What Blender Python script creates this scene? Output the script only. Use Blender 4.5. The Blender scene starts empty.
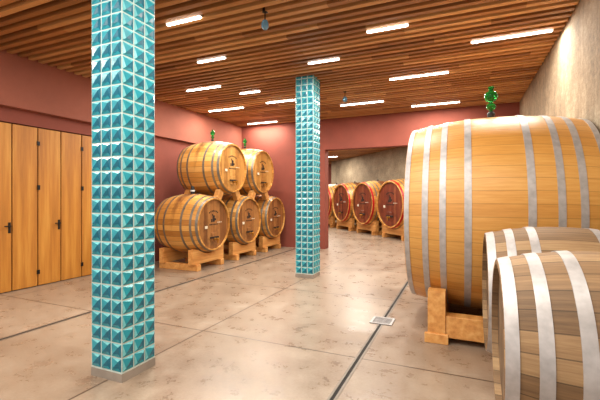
import bpy, bmesh, math, random
from mathutils import Vector, Matrix
random.seed(7)
scene = bpy.context.scene
COL = scene.collection

# ------------------------------------------------------------------ helpers
def srgb(r, g, b):
    def f(c):
        c /= 255.0
        return c/12.92 if c <= 0.04045 else ((c+0.055)/1.055)**2.4
    return (f(r), f(g), f(b), 1.0)

class NT:
    def __init__(self, name):
        self.m = bpy.data.materials.new(name)
        self.m.use_nodes = True
        self.t = self.m.node_tree
        self.b = self.t.nodes['Principled BSDF']
    def n(self, typ, **kw):
        nd = self.t.nodes.new(typ)
        for k, v in kw.items():
            setattr(nd, k, v)
        return nd
    def link(self, a, b):
        self.t.links.new(a, b)
    def put(self, sock, v):
        if isinstance(v, bpy.types.NodeSocket):
            self.link(v, sock)
        else:
            sock.default_value = v
    def math(self, op, a, b=None, c=None):
        nd = self.n('ShaderNodeMath', operation=op)
        self.put(nd.inputs[0], a)
        if b is not None: self.put(nd.inputs[1], b)
        if c is not None: self.put(nd.inputs[2], c)
        return nd.outputs[0]
    def obj(self):
        return self.n('ShaderNodeTexCoord').outputs['Object']
    def sep(self, v):
        nd = self.n('ShaderNodeSeparateXYZ'); self.link(v, nd.inputs[0])
        return nd.outputs
    def comb(self, x, y, z):
        nd = self.n('ShaderNodeCombineXYZ')
        for i, v in enumerate((x, y, z)): self.put(nd.inputs[i], v)
        return nd.outputs[0]
    def noise(self, vec, scale, detail=4, rough=0.55):
        nd = self.n('ShaderNodeTexNoise')
        self.link(vec, nd.inputs['Vector'])
        nd.inputs['Scale'].default_value = scale
        nd.inputs['Detail'].default_value = detail
        nd.inputs['Roughness'].default_value = rough
        return nd.outputs['Fac']
    def white(self, vec):
        nd = self.n('ShaderNodeTexWhiteNoise', noise_dimensions='3D')
        self.link(vec, nd.inputs['Vector'])
        return nd.outputs['Value']
    def ramp(self, fac, stops):
        nd = self.n('ShaderNodeValToRGB')
        cr = nd.color_ramp
        while len(cr.elements) < len(stops): cr.elements.new(0.5)
        for e, (p, c) in zip(cr.elements, stops):
            e.position = p; e.color = c
        self.link(fac, nd.inputs[0])
        return nd.outputs[0]
    def mix(self, fac, a, b, mode='MIX'):
        nd = self.n('ShaderNodeMix', data_type='RGBA', blend_type=mode)
        self.put(nd.inputs[0], fac); self.put(nd.inputs[6], a); self.put(nd.inputs[7], b)
        return nd.outputs[2]
    def scale(self, vec, s):
        nd = self.n('ShaderNodeVectorMath', operation='MULTIPLY')
        self.link(vec, nd.inputs[0]); nd.inputs[1].default_value = s
        return nd.outputs[0]
    def bump(self, h, strength=0.3, dist=0.01):
        nd = self.n('ShaderNodeBump')
        nd.inputs['Strength'].default_value = strength
        nd.inputs['Distance'].default_value = dist
        self.link(h, nd.inputs['Height'])
        self.link(nd.outputs[0], self.b.inputs['Normal'])
    def set(self, **kw):
        for k, v in kw.items():
            self.put(self.b.inputs[k.replace('_', ' ')], v)
        return self.m

def plain(name, col, rough=0.5, metal=0.0, var=0.12, scale=8, **kw):
    t = NT(name)
    f = t.noise(t.obj(), scale, 4)
    d = tuple(c*(1-var) for c in col[:3])+(1,)
    l = tuple(min(1, c*(1+var)) for c in col[:3])+(1,)
    t.set(Base_Color=t.ramp(f, [(0.3, d), (0.7, l)]), Roughness=rough, Metallic=metal)
    for k, v in kw.items():
        t.b.inputs[k.replace('_', ' ')].default_value = v
    return t.m

def stave_mat(name, dark, mid, light, N, rough=0.42, weather=0.0, stain=0.0, Rb=0.64, seamk=0.65, wk=0.42):
    t = NT(name)
    o = t.obj(); s = t.sep(o)
    ang = t.math('ARCTAN2', s[1], s[0])
    a = t.math('MULTIPLY', ang, N/(2*math.pi))
    a = t.math('ADD', a, float(N))
    rnd = t.n('ShaderNodeObjectInfo').outputs['Random']
    idn = t.math('FLOOR', a)
    w = t.white(t.comb(idn, t.math('MULTIPLY', rnd, 91.0), 0.0))
    fr = t.math('FRACT', a)
    edge = t.math('MINIMUM', fr, t.math('SUBTRACT', 1.0, fr))
    seam = t.math('LESS_THAN', edge, 0.03)
    gv = t.comb(t.math('MULTIPLY', a, 3.0), t.math('MULTIPLY', w, 30.0), t.math('MULTIPLY', s[2], 1.6))
    g = t.noise(gv, 2.2, 6, 0.65)
    g2 = t.noise(o, 1.8, 3)
    fac = t.math('ADD', t.math('MULTIPLY', w, wk), t.math('MULTIPLY', g, 1-wk))
    c = t.ramp(fac, [(0.2, dark), (0.5, mid), (0.8, light)])
    c = t.mix(t.math('MULTIPLY', g2, 0.25 + weather), c, mid)
    if stain > 0:
        dz = t.math('ABSOLUTE', s[2])
        n = t.noise(t.comb(t.math('MULTIPLY', s[0], 5.0), t.math('MULTIPLY', s[1], 1.2), t.math('MULTIPLY', s[2], 12.0)), 1.0, 5, 0.7)
        up = t.math('MULTIPLY', t.math('SUBTRACT', Rb*1.05, s[1]), 0.32)
        q = t.math('ADD', t.math('ADD', dz, up), t.math('MULTIPLY', t.math('SUBTRACT', n, 0.5), 0.5))
        m = t.n('ShaderNodeMapRange'); t.link(q, m.inputs[0])
        m.inputs[1].default_value = 0.04; m.inputs[2].default_value = 0.24
        m.inputs[3].default_value = stain; m.inputs[4].default_value = 0.0
        c = t.mix(m.outputs[0], c, srgb(90, 42, 28))
    c = t.mix(t.math('MULTIPLY', seam, seamk), c, tuple(x*0.35 for x in dark[:3])+(1,))
    t.bump(t.math('SUBTRACT', g, t.math('MULTIPLY', seam, 1.2*seamk/0.65)), 0.22, 0.006)
    return t.set(Base_Color=c, Roughness=rough)

def head_mat(name, dark, mid, light, pw=0.11, rough=0.42):
    t = NT(name)
    o = t.obj(); s = t.sep(o)
    a = t.math('DIVIDE', t.math('ADD', s[0], 10.0), pw)
    rnd = t.n('ShaderNodeObjectInfo').outputs['Random']
    w = t.white(t.comb(t.math('FLOOR', a), t.math('MULTIPLY', rnd, 37.0), 1.0))
    fr = t.math('FRACT', a)
    edge = t.math('MINIMUM', fr, t.math('SUBTRACT', 1.0, fr))
    seam = t.math('LESS_THAN', edge, 0.03)
    g = t.noise(t.comb(t.math('MULTIPLY', s[0], 30.0), t.math('MULTIPLY', s[1], 2.5), t.math('MULTIPLY', w, 9.0)), 1.2, 6, 0.6)
    fac = t.math('ADD', t.math('MULTIPLY', w, 0.4), t.math('MULTIPLY', g, 0.6))
    c = t.ramp(fac, [(0.2, dark), (0.5, mid), (0.8, light)])
    b2 = t.noise(o, 3.0, 5, 0.65)
    c = t.mix(t.ramp(b2, [(0.46, (0, 0, 0, 1)), (0.7, (0.7, 0.7, 0.7, 1))]), c, tuple(x*0.45 for x in dark[:3])+(1,))
    c = t.mix(t.math('MULTIPLY', seam, 0.6), c, tuple(x*0.3 for x in dark[:3])+(1,))
    return t.set(Base_Color=c, Roughness=rough)

def plank_mat(name, dark, mid, light, axis, rough=0.5, gs=1.0):
    t = NT(name)
    o = t.obj()
    sc = [14*gs, 14*gs, 14*gs]; sc[axis] = 0.9*gs
    g = t.noise(t.scale(o, sc), 1.0, 6, 0.62)
    c = t.ramp(g, [(0.25, dark), (0.5, mid), (0.75, light)])
    t.bump(g, 0.15, 0.004)
    return t.set(Base_Color=c, Roughness=rough)

class MB:
    def __init__(self): self.bm = bmesh.new()
    def box(self, lo, hi, mat=0, M=None, bevel=0.0):
        ps = [Vector((x, y, z)) for x in (lo[0], hi[0]) for y in (lo[1], hi[1]) for z in (lo[2], hi[2])]
        if M is not None: ps = [M @ p for p in ps]
        v = [self.bm.verts.new(p) for p in ps]
        fs = []
        for q in ((0,1,3,2),(4,6,7,5),(0,4,5,1),(2,3,7,6),(0,2,6,4),(1,5,7,3)):
            f = self.bm.faces.new([v[i] for i in q]); f.material_index = mat; fs.append(f)
        if bevel > 0:
            es = list({e for f in fs for e in f.edges})
            r = bmesh.ops.bevel(self.bm, geom=es, offset=bevel, segments=1, affect='EDGES')
            for f in r['faces']: f.material_index = mat
    def lathe(self, prof, seg=64, mats=0, M=None, smooth=True):
        rings = []
        for r, z in prof:
            if r < 1e-6:
                p = Vector((0, 0, z)); p = M @ p if M is not None else p
                rings.append([self.bm.verts.new(p)])
            else:
                rg = []
                for i in range(seg):
                    a = 2*math.pi*i/seg
                    p = Vector((r*math.cos(a), r*math.sin(a), z))
                    p = M @ p if M is not None else p
                    rg.append(self.bm.verts.new(p))
                rings.append(rg)
        for k in range(len(rings)-1):
            A, B = rings[k], rings[k+1]
            mt = mats if isinstance(mats, int) else mats[k]
            for i in range(seg):
                j = (i+1) % seg
                if len(A) == 1 and len(B) == 1: continue
                if len(A) == 1: f = self.bm.faces.new([A[0], B[j], B[i]])
                elif len(B) == 1: f = self.bm.faces.new([A[i], A[j], B[0]])
                else: f = self.bm.faces.new([A[i], A[j], B[j], B[i]])
                f.material_index = mt; f.smooth = smooth
    def done(self, name, mats, M=None, parent=None, sharp=35):
        bmesh.ops.recalc_face_normals(self.bm, faces=self.bm.faces[:])
        th = math.radians(sharp)
        for e in self.bm.edges:
            if len(e.link_faces) == 2 and e.calc_face_angle(0) > th: e.smooth = False
        me = bpy.data.meshes.new(name)
        self.bm.to_mesh(me); self.bm.free()
        for m in mats: me.materials.append(m)
        ob = bpy.data.objects.new(name, me)
        COL.objects.link(ob)
        if parent is not None: ob.parent = parent
        if M is not None: ob.matrix_local = M
        return ob

def empty(name, loc=(0, 0, 0)):
    e = bpy.data.objects.new(name, None); e.location = loc
    e.empty_display_size = 0.2
    COL.objects.link(e); return e

def frame(loc, a):
    z = Vector(a).normalized(); y = Vector((0, 0, 1)); x = y.cross(z)
    return Matrix(((x.x, y.x, z.x, loc[0]), (x.y, y.y, z.y, loc[1]), (x.z, y.z, z.z, loc[2]), (0, 0, 0, 1)))

# ------------------------------------------------------------------ materials
stave_gold = stave_mat('oak_staves_golden', srgb(150,94,38), srgb(204,144,68), srgb(228,178,104), 34, stain=0.9, Rb=0.64, wk=0.5)
stave_big = stave_mat('oak_staves_cask', srgb(182,120,50), srgb(208,150,74), srgb(226,176,102), 56, seamk=0.35, wk=0.3)
stave_old = stave_mat('oak_staves_weathered', srgb(88,66,44), srgb(140,108,74), srgb(188,156,114), 30, 0.6)
head_gold = head_mat('oak_head', srgb(146,92,40), srgb(190,134,66), srgb(214,162,92))
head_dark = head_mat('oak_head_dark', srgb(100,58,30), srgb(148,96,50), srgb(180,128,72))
head_red = head_mat('red_stained_head', srgb(92,34,20), srgb(130,60,36), srgb(158,90,54), 0.14)
head_old = head_mat('oak_head_weathered', srgb(70,50,36), srgb(110,86,62), srgb(150,124,94))
steel = plain('galvanised_hoop', srgb(182,178,178), 0.5, 0.4, 0.18, 14)
steel_dk = plain('hoop_steel_dull', srgb(132,124,112), 0.45, 0.6, 0.2, 14)
red_hoop = plain('red_painted_hoop', srgb(185,20,28), 0.4, 0.0)
ink = plain('branding_ink', srgb(36,22,16), 0.7)
chalk = plain('chalk_label', srgb(225,215,195), 0.8)
brass = plain('brass_tap', srgb(200,150,70), 0.3, 0.8)
rubber = plain('bung_rubber', srgb(30,30,34), 0.5)
white_p = plain('white_plastic', srgb(225,225,220), 0.4)
pine = plank_mat('pine_cradle', srgb(184,116,54), srgb(216,154,84), srgb(234,184,116), 0, 0.55)
green_glass = plain('green_glass', srgb(40,140,60), 0.05, 0.0, 0.1, 8, Transmission_Weight=0.6, IOR=1.3)
blue_glass = plain('blue_glass', srgb(120,170,200), 0.1, 0.0, 0.1, 8, Transmission_Weight=0.4)
black_metal = plain('black_iron', srgb(28,24,22), 0.45, 0.4)

# ------------------------------------------------------------------ room shell
H = 3.72
XL, XR, YF, YB = -6.55, 1.22, 10.1, -4.0
def wall_mat(name, col, rough=0.8, var=0.12):
    t = NT(name); o = t.obj()
    a = t.noise(o, 1.6, 7, 0.65); b = t.noise(o, 40, 4)
    c = t.ramp(a, [(0.3, tuple(x*(1-var) for x in col[:3])+(1,)), (0.7, tuple(x*(1+var) for x in col[:3])+(1,))])
    t.bump(b, 0.2, 0.006)
    return t.set(Base_Color=c, Roughness=rough)
red_wall = wall_mat('terracotta_plaster', srgb(152,88,70))
red_wall_d = wall_mat('terracotta_plaster_deep', srgb(132,66,52))
t = NT('concrete_wall'); o = t.obj(); s = t.sep(o)
n1 = t.noise(o, 1.3, 6, 0.65); n2 = t.noise(o, 16, 6, 0.75)
n3 = t.noise(t.scale(o, (1, 3.5, 0.5)), 2.0, 5)
f = t.math('ADD', t.math('MULTIPLY', n1, 0.4), t.math('ADD', t.math('MULTIPLY', n2, 0.38), t.math('MULTIPLY', n3, 0.22)))
c = t.ramp(f, [(0.36, srgb(108,94,76)), (0.5, srgb(152,134,110)), (0.62, srgb(184,168,142))])
t.bump(n2, 0.7, 0.015)
concrete = t.set(Base_Color=c, Roughness=0.85)
# floor
t = NT('polished_concrete_floor'); o = t.obj(); s = t.sep(o)
n1 = t.noise(o, 0.55, 8, 0.6); n2 = t.noise(o, 4.5, 7, 0.72); n3 = t.noise(o, 45, 3)
f = t.math('ADD', t.math('MULTIPLY', n1, 0.55), t.math('ADD', t.math('MULTIPLY', n2, 0.33), t.math('MULTIPLY', n3, 0.12)))
c = t.ramp(f, [(0.36, srgb(112,92,76)), (0.46, srgb(144,124,106)), (0.56, srgb(164,146,128)), (0.68, srgb(184,169,152))])
XO, XP, YO, YP = 22.25, 1.78, 19.7, 2.1
slab = t.white(t.comb(t.math('FLOOR', t.math('DIVIDE', t.math('ADD', s[0], XO), XP)), t.math('FLOOR', t.math('DIVIDE', t.math('ADD', s[1], YO), YP)), 0.0))
c = t.mix(t.math('MULTIPLY', slab, 0.3), c, srgb(128,107,90))
def lines(coord, off, pitch, hw):
    m = t.math('FRACT', t.math('DIVIDE', t.math('ADD', coord, off), pitch))
    e = t.math('MINIMUM', m, t.math('SUBTRACT', 1.0, m))
    return t.math('LESS_THAN', e, hw/pitch)
ln = t.math('MAXIMUM', lines(s[0], XO, XP, 0.009), lines(s[1], YO, YP, 0.009))
c = t.mix(t.math('MULTIPLY', ln, 0.85), c, srgb(66,48,36))
t.bump(t.math('SUBTRACT', t.math('MULTIPLY', n2, 0.3), ln), 0.1, 0.004)
r = t.ramp(n2, [(0.3, (0.22, 0.22, 0.22, 1)), (0.7, (0.42, 0.42, 0.42, 1))])
floor_m = t.set(Base_Color=c, Roughness=r)

def slab_obj(name, lo, hi, mat):
    b = MB(); b.box(lo, hi); return b.done(name, [mat])

slab_obj('floor', (-13.3, YB, -0.2), (1.5, 24.3, 0.0), floor_m)
slab_obj('wall_right', (XR, YB, 0), (XR+0.3, 13.15, 4.1), concrete)
seam_dark = plain('door_gap_shadow_board', srgb(58,34,18), 0.8)
b = MB()
b.box((XL-0.25, YB, 0), (XL-0.05, YF, 4.1), 0)
b.box((XL-0.05, 5.35, 0), (XL+0.02, YF, 2.91), 0)
b.box((XL-0.05, YB, 2.68), (XL-0.0, 5.35, 2.91), 0)
b.box((XL-0.05, YB, 2.91), (XL+0.12, YF, 4.1), 1)
b.done('wall_left', [red_wall_d, red_wall])
b = MB()
b.box((XL-0.25, YF, 0), (-3.63, YF+0.3, 4.1), 0)
b.box((-3.63, YF, 2.86), (XR, YF+0.3, 4.1), 0)
b.box((0.55, YF, 0), (XR, YF+0.3, 2.86), 0)
b.done('wall_far', [red_wall_d])
def wall_seg(name, p, q, th, mat):
    p = Vector(p); q = Vector(q); d = (q-p); L = d.length; ang = math.atan2(d.y, d.x)
    b = MB(); b.box((0, -th, 0), (L, 0, 4.1))
    return b.done(name, [mat], Matrix.Translation((p.x, p.y, 0)) @ Matrix.Rotation(ang, 4, 'Z'))
wall_seg('wall_angled', (1.22, 13.15), (-7.6, 22.33), 0.3, concrete)
slab_obj('wall_back', (-13.3, 24.0, 0), (-5.5, 24.3, 4.1), red_wall_d)
slab_obj('wall_left_back_room', (-13.3, YF+0.3, 0), (-13.0, 24.0, 4.1), red_wall_d)
slab_obj('wall_return', (-13.3, YF, 0), (XL-0.25, YF+0.3, 4.1), red_wall_d)
ceil_m = plain('ceiling_dark', srgb(62,42,28), 0.9)
slab_obj('ceiling', (-13.3, YB, 4.1), (1.5, 24.3, 4.25), ceil_m)

# slatted timber ceiling
t = NT('ceiling_slat_wood'); o = t.obj(); s = t.sep(o)
PITCH = 0.155
idn = t.math('FLOOR', t.math('DIVIDE', t.math('ADD', s[1], 20.0), PITCH))
wo = t.white(t.comb(idn, 3.0, 0.0))
seg = t.math('FLOOR', t.math('ADD', t.math('DIVIDE', s[0], 2.6), t.math('MULTIPLY', wo, 7.0)))
w = t.white(t.comb(idn, seg, 5.0))
g = t.noise(t.scale(o, (1.2, 30, 30)), 1.0, 6, 0.6)
f = t.math('ADD', t.math('MULTIPLY', w, 0.55), t.math('MULTIPLY', g, 0.45))
c = t.ramp(f, [(0.15, srgb(118,76,42)), (0.45, srgb(166,112,62)), (0.8, srgb(206,156,100))])
slat_m = t.set(Base_Color=c, Roughness=0.5)
b = MB()
y = math.floor((YB+20)/PITCH)*PITCH - 20 + PITCH
while y < 23.9:
    for (ya, yb, xa, xb) in ((YB, YF, XL+0.13, XR-0.01), (YF+0.31, 24, -12.98, XR-0.01)):
        if y > ya and y+0.12 < yb:
            if ya > 5:
                ylim = y+0.12
                if ylim > 13.1: xb = 1.22 - (ylim-13.15)*(8.82/9.18) - 0.03
                xb = max(xb, -7.6) if ylim < 22.3 else -5.6
            b.box((xa, y+0.04, H), (xb, y+0.115, H+0.15))
    y += PITCH
b.done('ceiling_slats', [slat_m])
b = MB()
for i in range(9):
    x = XL+0.5+i*0.92
    b.box((x, YB, H+0.15), (x+0.06, YF-0.01, H+0.25))
b.done('ceiling_battens', [ceil_m])

# ------------------------------------------------------------------ lights
t = NT('tube_diffuser')
t.b.inputs['Emission Color'].default_value = (1.0, 0.94, 0.84, 1)
t.b.inputs['Emission Strength'].default_value = 13
tube_m = t.set(Base_Color=(0.9, 0.9, 0.9, 1))
housing = plain('lamp_housing', srgb(200,190,175), 0.5)
def lamp(x, y, L, p=1.0):
    k = round((y+20)/PITCH)
    y = k*PITCH-20
    e = empty('linear_ceiling_light', (x, y, H))
    b = MB(); b.box((-L/2, -0.03, 0.0), (L/2, 0.03, 0.07), 0, bevel=0.004); ob = b.done('housing', [housing]); ob.parent = e
    b = MB(); b.box((-L/2+0.01, -0.022, -0.018), (L/2-0.01, 0.022, 0.0), 0, bevel=0.006); ob = b.done('diffuser', [tube_m]); ob.parent = e
    ld = bpy.data.lights.new('tube_light', 'AREA'); ld.shape = 'RECTANGLE'
    ld.size = L; ld.size_y = 0.05; ld.energy = 55*L*p; ld.color = (1.0, 0.94, 0.83)
    lo = bpy.data.objects.new('tube_light', ld); COL.objects.link(lo)
    lo.parent = e; lo.location = (0, 0, -0.025)
for x, y, L in ((-.915,4.98,.55),(.6,5.82,1.0),(-.75,7.2,1.05),(-2.085,5.66,.55),(-4.86,6.17,.85),
                (-3.73,4.94,.55),(-3.22,3.73,.55),(-2.2,8.71,1.05),(-.61,9.44,1.1),(-5.5,7.96,1.05),
                (-3.86,7.73,.8),(-5.5,9.75,1.0),(-4.14,6.79,.5),
                (-5.3,1.6,1.0),(-1.0,2.7,1.0),(-3.4,1.0,1.0),(-1.4,1.0,1.0),(.3,1.6,.55),(-4.8,-1.6,1.0),(-1.4,-1.6,1.0)):  # this row: out-of-view fixtures added as fill from the camera side
    lamp(x, y, L)
for x, y, L in ((-3,12.2,1.0),(-.6,11.6,1.0),(-5.5,13.0,1.0),(-4.0,15.0,1.0),(-6.5,16.5,1.0),(-8.2,18.5,1.0),(-6.8,19.6,1.0),(-9.5,21.5,1.0),(-9.5,14,1.0)):
    lamp(x, y, L, 1.7)

w = bpy.data.worlds.new('world'); scene.world = w; w.use_nodes = True
bg = w.node_tree.nodes['Background']
bg.inputs[0].default_value = (1.0, 0.96, 0.90, 1); bg.inputs[1].default_value = 1.4

# ------------------------------------------------------------------ tiled columns
tile_a = plain('glaze_teal', srgb(40,148,166), 0.24, 0, 0.18, 12)  # glaze tones set per facet: relief light and shade put into the colour
tile_b = plain('glaze_deep_teal_shade', srgb(14,104,130), 0.24, 0, 0.18, 12)
tile_c = plain('glaze_turquoise_lit', srgb(116,196,204), 0.24, 0, 0.12, 12)
grout = plain('tile_grout', srgb(205,224,220), 0.6, 0, 0.06)
plinth = plain('column_plinth', srgb(150,140,130), 0.7)
def column(x0, y0, S=0.35):
    root = empty('tiled_column', (x0+S/2, y0+S/2, 0))
    b = MB(); h = S/2
    b.box((-h, -h, 0.07), (h, h, 4.09), 0)
    b.box((-h-0.004, -h-0.004, 0), (h+0.004, h+0.004, 0.07), 1)
    ob = b.done('core', [grout, plinth]); ob.parent = root
    b = MB(); n = 3; ts = S/n; g = 0.0055
    rows = int((4.0-0.08)/ts)
    for side in range(4):
        R = Matrix.Rotation(side*math.pi/2, 4, 'Z')
        for r in range(rows):
            for c in range(n):
                u0 = -h+c*ts+g; u1 = -h+(c+1)*ts-g
                z0 = 0.08+r*ts+g; z1 = 0.08+(r+1)*ts-g
                if z1 > H+0.1: continue
                def P(u, z, o): return b.bm.verts.new(R @ Vector((u, -h-0.002-o, z)))
                def F(ps, m):
                    f = b.bm.faces.new(ps); f.material_index = m
                A = P(u0, z0, 0.001); B = P(u1, z0, 0.001); C = P(u1, z1, 0.001); D = P(u0, z1, 0.001)
                R1 = P(u0+(u1-u0)*0.22, z0+(z1-z0)*0.22, 0.013); R2 = P(u0+(u1-u0)*0.80, z0+(z1-z0)*0.80, 0.013)
                K = P(u0+(u1-u0)*0.74, z0+(z1-z0)*0.26, 0.005)
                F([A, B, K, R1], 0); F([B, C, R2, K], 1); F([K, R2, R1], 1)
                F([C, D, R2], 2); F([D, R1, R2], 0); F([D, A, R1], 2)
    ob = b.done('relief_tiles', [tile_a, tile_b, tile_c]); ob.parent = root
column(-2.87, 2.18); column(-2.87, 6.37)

# ------------------------------------------------------------------ doors on the left wall
door_w = plank_mat('door_larch', srgb(150,90,28), srgb(184,120,42), srgb(206,148,64), 2, 0.5, 0.7)
x1 = XL
pan = [2.02+0.393*i for i in range(-9, 9)]
n = 0
for i in range(0, len(pan)-1, 2):
    n += 1
    root = empty('door_%d' % n, (x1, pan[i], 0))
    b = MB(); b.box((-0.049, 0.0, 0.012), (-0.03, 0.393*min(2, len(pan)-1-i), 2.67), 0)
    ob = b.done('backing', [seam_dark]); ob.parent = root
    for j in (0, 1):
        if i+j+1 >= len(pan): break
        b = MB(); b.box((-0.029, 0.009+j*0.393, 0.012), (0.0, 0.384+j*0.393, 2.66), 0, bevel=0.004)
        ob = b.done('leaf_%d' % (j+1), [door_w]); ob.parent = root
    b = MB()
    for z in (0.24, 2.40):
        b.box((0.0, -0.02, z-0.035), (0.012, 0.025, z+0.035), 0)
    b.box((0.0, -0.015, 1.62), (0.02, 0.025, 1.70), 0)
    # lever handle with back plate
    b.box((0.0, 0.335, 0.93), (0.008, 0.372, 1.10), 0, bevel=0.002)
    b.box((0.008, 0.347, 1.035), (0.05, 0.361, 1.05), 0)
    b.box((0.04, 0.26, 1.033), (0.054, 0.361, 1.052), 0, bevel=0.003)
    ob = b.done('ironmongery', [black_metal]); ob.parent = root

# ------------------------------------------------------------------ barrels
def add_marks(b, zf, rh, mi):
    def bar(x, y, w, h, m=None): b.box((x-w/2, y-h/2, zf), (x+w/2, y+h/2, zf+0.002), mi if m is None else m)
    s = rh/0.55
    for k in range(7):
        xx = (k-3)*0.05*s; bar(xx, 0.29*s-0.004*(k-3)**2*s, 0.03*s, 0.036*s)
    bar(0, 0.12*s, 0.08*s, 0.14*s); bar(-0.035*s, 0.205*s, 0.035*s, 0.045*s); bar(0.06*s, 0.10*s, 0.05*s, 0.05*s); bar(-0.07*s, 0.08*s, 0.04*s, 0.07*s)
    for k in range(6): bar((k-2.5)*0.052*s, -0.01*s, 0.034*s, 0.03*s)
    for k in range(3): bar((k-1)*0.06*s+0.22*s, 0.03*s, 0.035*s, 0.02*s, 8)
    bar(-0.26*s, -0.06*s, 0.09*s, 0.06*s, 8)
    M = Matrix.Translation((0, -rh*0.55, zf))
    b.box((-0.095*s, -0.10*s, 0), (0.095*s, 0.11*s, 0.016), 1, M, 0.006)
    b.box((-0.15*s, -0.014*s, 0.016), (0.15*s, 0.026*s, 0.036), mi, M, 0.003)
    M = Matrix.Translation((0, -rh*0.55-0.03, zf+0.03))
    b.lathe([(0, 0), (0.03*s, 0), (0.03*s, 0.015), (0.016*s, 0.02), (0.016*s, 0.09), (0.022*s, 0.09), (0.022*s, 0.11), (0, 0.11)], 16, mi+1, M)
    b.box((-0.014, -0.085*s, 0.07), (0.014, 0.0, 0.098), mi+1, M, 0.004)
    b.box((-0.05*s, 0.012, 0.074), (0.05*s, 0.03, 0.09), mi+1, M, 0.003)

def barrel(name, loc, a, L, Rb, Rh, hoops, mats, seg=96, bung='bung', rivets=False, cr=None, chocks=None, marks=True):
    root = empty(name, loc)
    b = MB()
    def rad(z):
        q = abs(2*z/L); return Rh+(Rb-Rh)*(1-q**2.1)
    N = 24
    rec = 0.05 if Rb > 0.8 else 0.035; th = 0.045 if Rb > 0.8 else 0.028
    prof = [(0, -L/2+rec), (Rh-th, -L/2+rec), (Rh-th, -L/2), (Rh-0.004, -L/2)]
    for i in range(N+1):
        z = -L/2+0.004+(L-0.008)*i/N
        prof.append((rad(z), z))
    prof += [(Rh-0.004, L/2), (Rh-th, L/2), (Rh-th, L/2-rec), (0, L/2-rec)]
    ms = [0]*(len(prof)-1); ms[0] = 1; ms[-1] = 1
    b.lathe(prof, seg, ms)
    for k, (z, wd) in enumerate(hoops):
        for sg in (1, -1):
            zc = sg*z
            z0, z1 = zc-wd/2, zc+wd/2
            o = 0.006 if Rb > 0.8 else 0.005
            pr = [(rad(z0)-0.004, z0), (rad(z0)+o, z0), (rad(zc)+o, zc), (rad(z1)+o, z1), (rad(z1)-0.004, z1)]
            b.lathe(pr, seg, 3 if k == 0 else 2)
            if rivets:
                for ang in (2.02+0.13*k, 2.10+0.13*k):
                    rr = rad(zc)+o
                    M = Matrix.Rotation(ang, 4, 'Z') @ Matrix.Translation((rr-0.001, 0, zc)) @ Matrix.Rotation(math.pi/2, 4, 'Y')
                    b.lathe([(0.009, 0), (0.008, 0.003), (0.004, 0.005), (0, 0.005)], 10, 3, M)
    if marks: add_marks(b, L/2-rec, Rh-th, 4)
    Mt = Matrix.Translation((0, Rb, 0)) @ Matrix.Rotation(-math.pi/2, 4, 'X')
    if bung == 'bung':
        b.lathe([(0.035, -0.01), (0.04, 0.02), (0.03, 0.05), (0, 0.05)], 20, 6, Mt)
    elif bung == 'striped':
        b.lathe([(0.045, -0.01), (0.045, 0.05), (0.05, 0.05)], 20, 6, Mt)
        b.lathe([(0.05, 0.05), (0.05, 0.08), (0.035, 0.08)], 20, 7, Mt)
        b.lathe([(0.035, 0.08), (0.04, 0.12), (0.03, 0.16), (0, 0.17)], 20, 6, Mt)
    b.done('body', mats, frame((0, 0, 0), a), root)
    if bung in ('airlock', 'airlock_big'):
        s = 1.0 if bung == 'airlock_big' else 0.72
        bb = MB()
        def S(pts): return [(r*s, z*s) for r, z in pts]
        bb.lathe(S([(0.035, -0.01), (0.045, 0.06), (0.03, 0.085), (0, 0.085)]), 24, 1)
        bb.lathe(S([(0.0, 0.07), (0.016, 0.08), (0.018, 0.10), (0.045, 0.12), (0.056, 0.145), (0.045, 0.17), (0.022, 0.19),
                    (0.022, 0.20), (0.055, 0.22), (0.075, 0.26), (0.075, 0.29), (0.055, 0.32), (0.026, 0.335), (0.022, 0.36), (0.034, 0.372), (0.034, 0.385), (0.0, 0.387)]), 28, 0)
        bb.done('glass_airlock', [green_glass, rubber], Matrix.Translation((0, 0, Rb)), root)
    if cr: cradle(root, loc[2], a, *cr)
    if chocks:
        dz = chocks
        b = MB()
        for sy in (-1, 1):
            D = math.hypot(0.71, dz); ang = math.atan2(-dz, sy*0.71)
            for sx in (-0.42, 0.42):
                M = Matrix.Translation((sx, 0, 0)) @ Matrix.Rotation(ang, 4, 'X')
                b.box((-0.06, 0.605, -0.08), (0.06, D-0.605, 0.08), 0, M, 0.004)
        b.done('chocks', [pine], Matrix.Identity(4), root)
    return root

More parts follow.
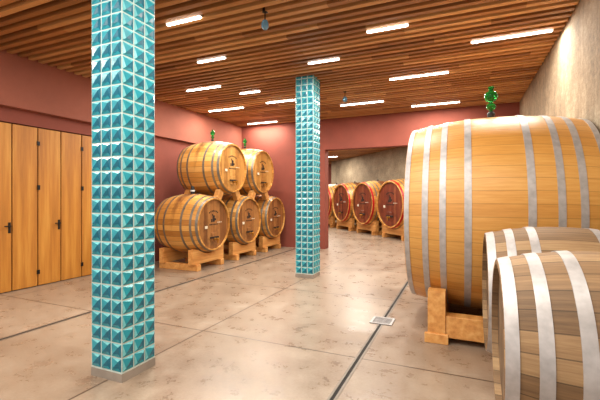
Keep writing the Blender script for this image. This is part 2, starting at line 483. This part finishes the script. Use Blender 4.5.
def cradle(root, zc0, a, zs, w, R, y1, thick, rails, big=False):
    b = MB()
    base = -zc0
    rh = rails[1]
    sb = 0.0 if big else rh      # big casks: saddle posts stand on the floor, rail notched between them
    for zc in zs:
        n = 24
        for i in range(n):
            xa = -w+2*w*i/n; xb = -w+2*w*(i+1)/n
            def top(x):
                return min(y1, -math.sqrt(max(R*R-x*x, 0.0))) if abs(x) < R else y1
            v = []
            for zz in (zc-thick/2, zc+thick/2):
                v.append([b.bm.verts.new((xa, base+sb, zz)), b.bm.verts.new((xb, base+sb, zz)), b.bm.verts.new((xb, top(xb), zz)), b.bm.verts.new((xa, top(xa), zz))])
            F, K = v
            b.bm.faces.new(F[::-1]); b.bm.faces.new(K)
            b.bm.faces.new([F[0], F[1], K[1], K[0]]); b.bm.faces.new([F[3], K[3], K[2], F[2]])
            if i == 0: b.bm.faces.new([F[0], K[0], K[3], F[3]])
            if i == n-1: b.bm.faces.new([F[1], F[2], K[2], K[1]])
    bmesh.ops.remove_doubles(b.bm, verts=b.bm.verts[:], dist=0.0001)
    if big:
        zl = max(abs(z) for z in zs)-thick/2
        for sx in (-1, 1):
            b.box((sx*(w-0.10)-0.08, base+0.06, -zl), (sx*(w-0.10)+0.08, base+0.06+rh, zl), 0, bevel=0.006)
        for zc in zs:      # foot boards
            for sx in (-1, 1):
                b.box((sx*w-0.02 if sx > 0 else -w-0.02, base, zc-thick/2-0.03), (sx*w+0.02, base+0.10, zc+thick/2+0.03), 0, bevel=0.005)
    else:
        zl = max(abs(z) for z in zs)+thick/2+0.06
        for sx in (-1, 1):
            b.box((sx*rails[0]-0.06, base, -zl), (sx*rails[0]+0.06, base+rh, zl), 0, bevel=0.005)
    b.done('wooden_cradle', [pine], frame((0, 0, 0), a), root)

M_gold = [stave_gold, head_gold, steel_dk, steel_dk, ink, brass, rubber, white_p, chalk]
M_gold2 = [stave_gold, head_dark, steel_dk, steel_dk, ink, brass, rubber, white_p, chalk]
M_big = [stave_big, head_gold, steel, steel, ink, brass, rubber, white_p, chalk]
M_red = [stave_gold, head_red, steel_dk, red_hoop, ink, brass, rubber, white_p, chalk]
M_old = [stave_old, head_old, steel, steel, ink, brass, rubber, white_p, chalk]

Lb, Rb, Rh = 1.18, 0.64, 0.55
xc = -4.8-Lb/2
hp = [(0.555, 0.05), (0.43, 0.045), (0.22, 0.045)]
zb, zt = 0.93, 2.16
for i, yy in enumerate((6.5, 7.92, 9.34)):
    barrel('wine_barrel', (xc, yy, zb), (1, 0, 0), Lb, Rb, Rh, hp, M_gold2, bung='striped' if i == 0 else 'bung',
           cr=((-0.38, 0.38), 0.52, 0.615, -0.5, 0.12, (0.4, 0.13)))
for i, yy in enumerate((7.21, 8.63)):
    barrel('wine_barrel', (xc, yy, zt), (1, 0, 0), Lb, Rb, Rh, hp, M_gold, bung='airlock', chocks=zt-zb)

# large casks on the right
Lc = 1.76; xcc = 0.31
hc = [(0.85, 0.05), (0.665, 0.06), (0.495, 0.06), (0.265, 0.065)]
for yy in (5.04, 7.47):
    barrel('large_oak_cask', (xcc, yy, 1.31), (-1, 0, 0), Lc, 1.13, 1.03, hc, M_big, seg=128, bung='airlock_big', marks=False,
           cr=((-0.56, 0.56), 0.97, 1.09, -0.78, 0.17, (0.86, 0.22), True))
# weathered barrels in the foreground right
ho = [(0.47, 0.055), (0.345, 0.055), (0.20, 0.055)]
barrel('weathered_barrel', (0.67, 2.30, 0.735), (-1, 0, 0), 1.0, 0.49, 0.42, ho, M_old, rivets=True, seg=128, bung=None, marks=False,
       cr=((-0.3, 0.3), 0.38, 0.475, -0.38, 0.1, (0.3, 0.12)))
barrel('weathered_barrel', (0.66, 3.33, 0.755), (-1, 0, 0), 1.0, 0.52, 0.45, ho, M_old, rivets=True, seg=128, bung=None, marks=False,
       cr=((-0.3, 0.3), 0.4, 0.505, -0.4, 0.1, (0.32, 0.12)))

# row of red-headed casks in the second room
nv = Vector((-0.72, -0.69, 0)).normalized(); rv = Vector((-0.69, 0.72, 0)).normalized()
hr = [(0.72, 0.07), (0.56, 0.045), (0.4, 0.045), (0.2, 0.045)]
P0 = Vector((-2.42, 13.46, 1.24))
for k in (-1, 0, 1, 2, 3):
    c = P0+rv*(1.95*k)-nv*0.76
    barrel('red_headed_cask', tuple(c), tuple(nv), 1.52, 0.93, 0.84, hr, M_red,
           cr=((-0.5, 0.5), 0.75, 0.895, -0.66, 0.14, (0.6, 0.16)))

# ------------------------------------------------------------------ floor drains
slotm = plain('drain_slot_dark', srgb(24,18,14), 0.8)
drain_m = plain('drain_frame_steel', srgb(130,120,110), 0.4, 0.5)
for x in (-0.89, -4.45):
    b = MB()
    b.box((x-0.034, YB, 0.0), (x-0.014, YF, 0.003), 0); b.box((x+0.014, YB, 0.0), (x+0.034, YF, 0.003), 0)
    b.box((x-0.014, YB, 0.0), (x+0.014, YF, 0.001), 1)
    b.done('floor_drain_channel', [drain_m, slotm])
b = MB()
b.box((-1.02, 4.40, 0.0), (-0.76, 4.66, 0.004), 1)
for (l, h) in (((-1.02, 4.40, 0), (-0.76, 4.425, 0.01)), ((-1.02, 4.635, 0), (-0.76, 4.66, 0.01)), ((-1.02, 4.425, 0), (-0.995, 4.635, 0.01)), ((-0.785, 4.425, 0), (-0.76, 4.635, 0.01))):
    b.box(l, h, 0)
for i in range(5):
    yy = 4.445+i*0.04
    b.box((-0.995, yy, 0.004), (-0.785, yy+0.014, 0.01), 0)
b.done('floor_drain_grate', [steel, slotm])

# hanging sensors
for (x, y) in ((-2.18, 3.94), (-2.29, 7.62)):
    b = MB()
    b.lathe([(0, 0.12), (0.035, 0.12), (0.035, 0.0), (0.008, -0.01), (0.008, -0.09), (0.03, -0.1), (0.045, -0.14), (0.045, -0.18), (0.02, -0.21), (0, -0.21)], 24,
            [1, 1, 1, 1, 1, 0, 0, 0, 0])
    b.done('hanging_sensor', [blue_glass, black_metal], Matrix.Translation((x, y, H)))

# ------------------------------------------------------------------ camera
cam = bpy.data.cameras.new('camera'); cam.lens = 22.38; cam.sensor_width = 36; cam.shift_y = -0.005
cam.clip_start = 0.05
co = bpy.data.objects.new('camera', cam); COL.objects.link(co)
co.location = (0, 0, 1.5); co.rotation_euler = (math.radians(90), 0, math.radians(23.6))
scene.camera = co
scene.view_settings.view_transform = 'Standard'
scene.view_settings.exposure = 0.05
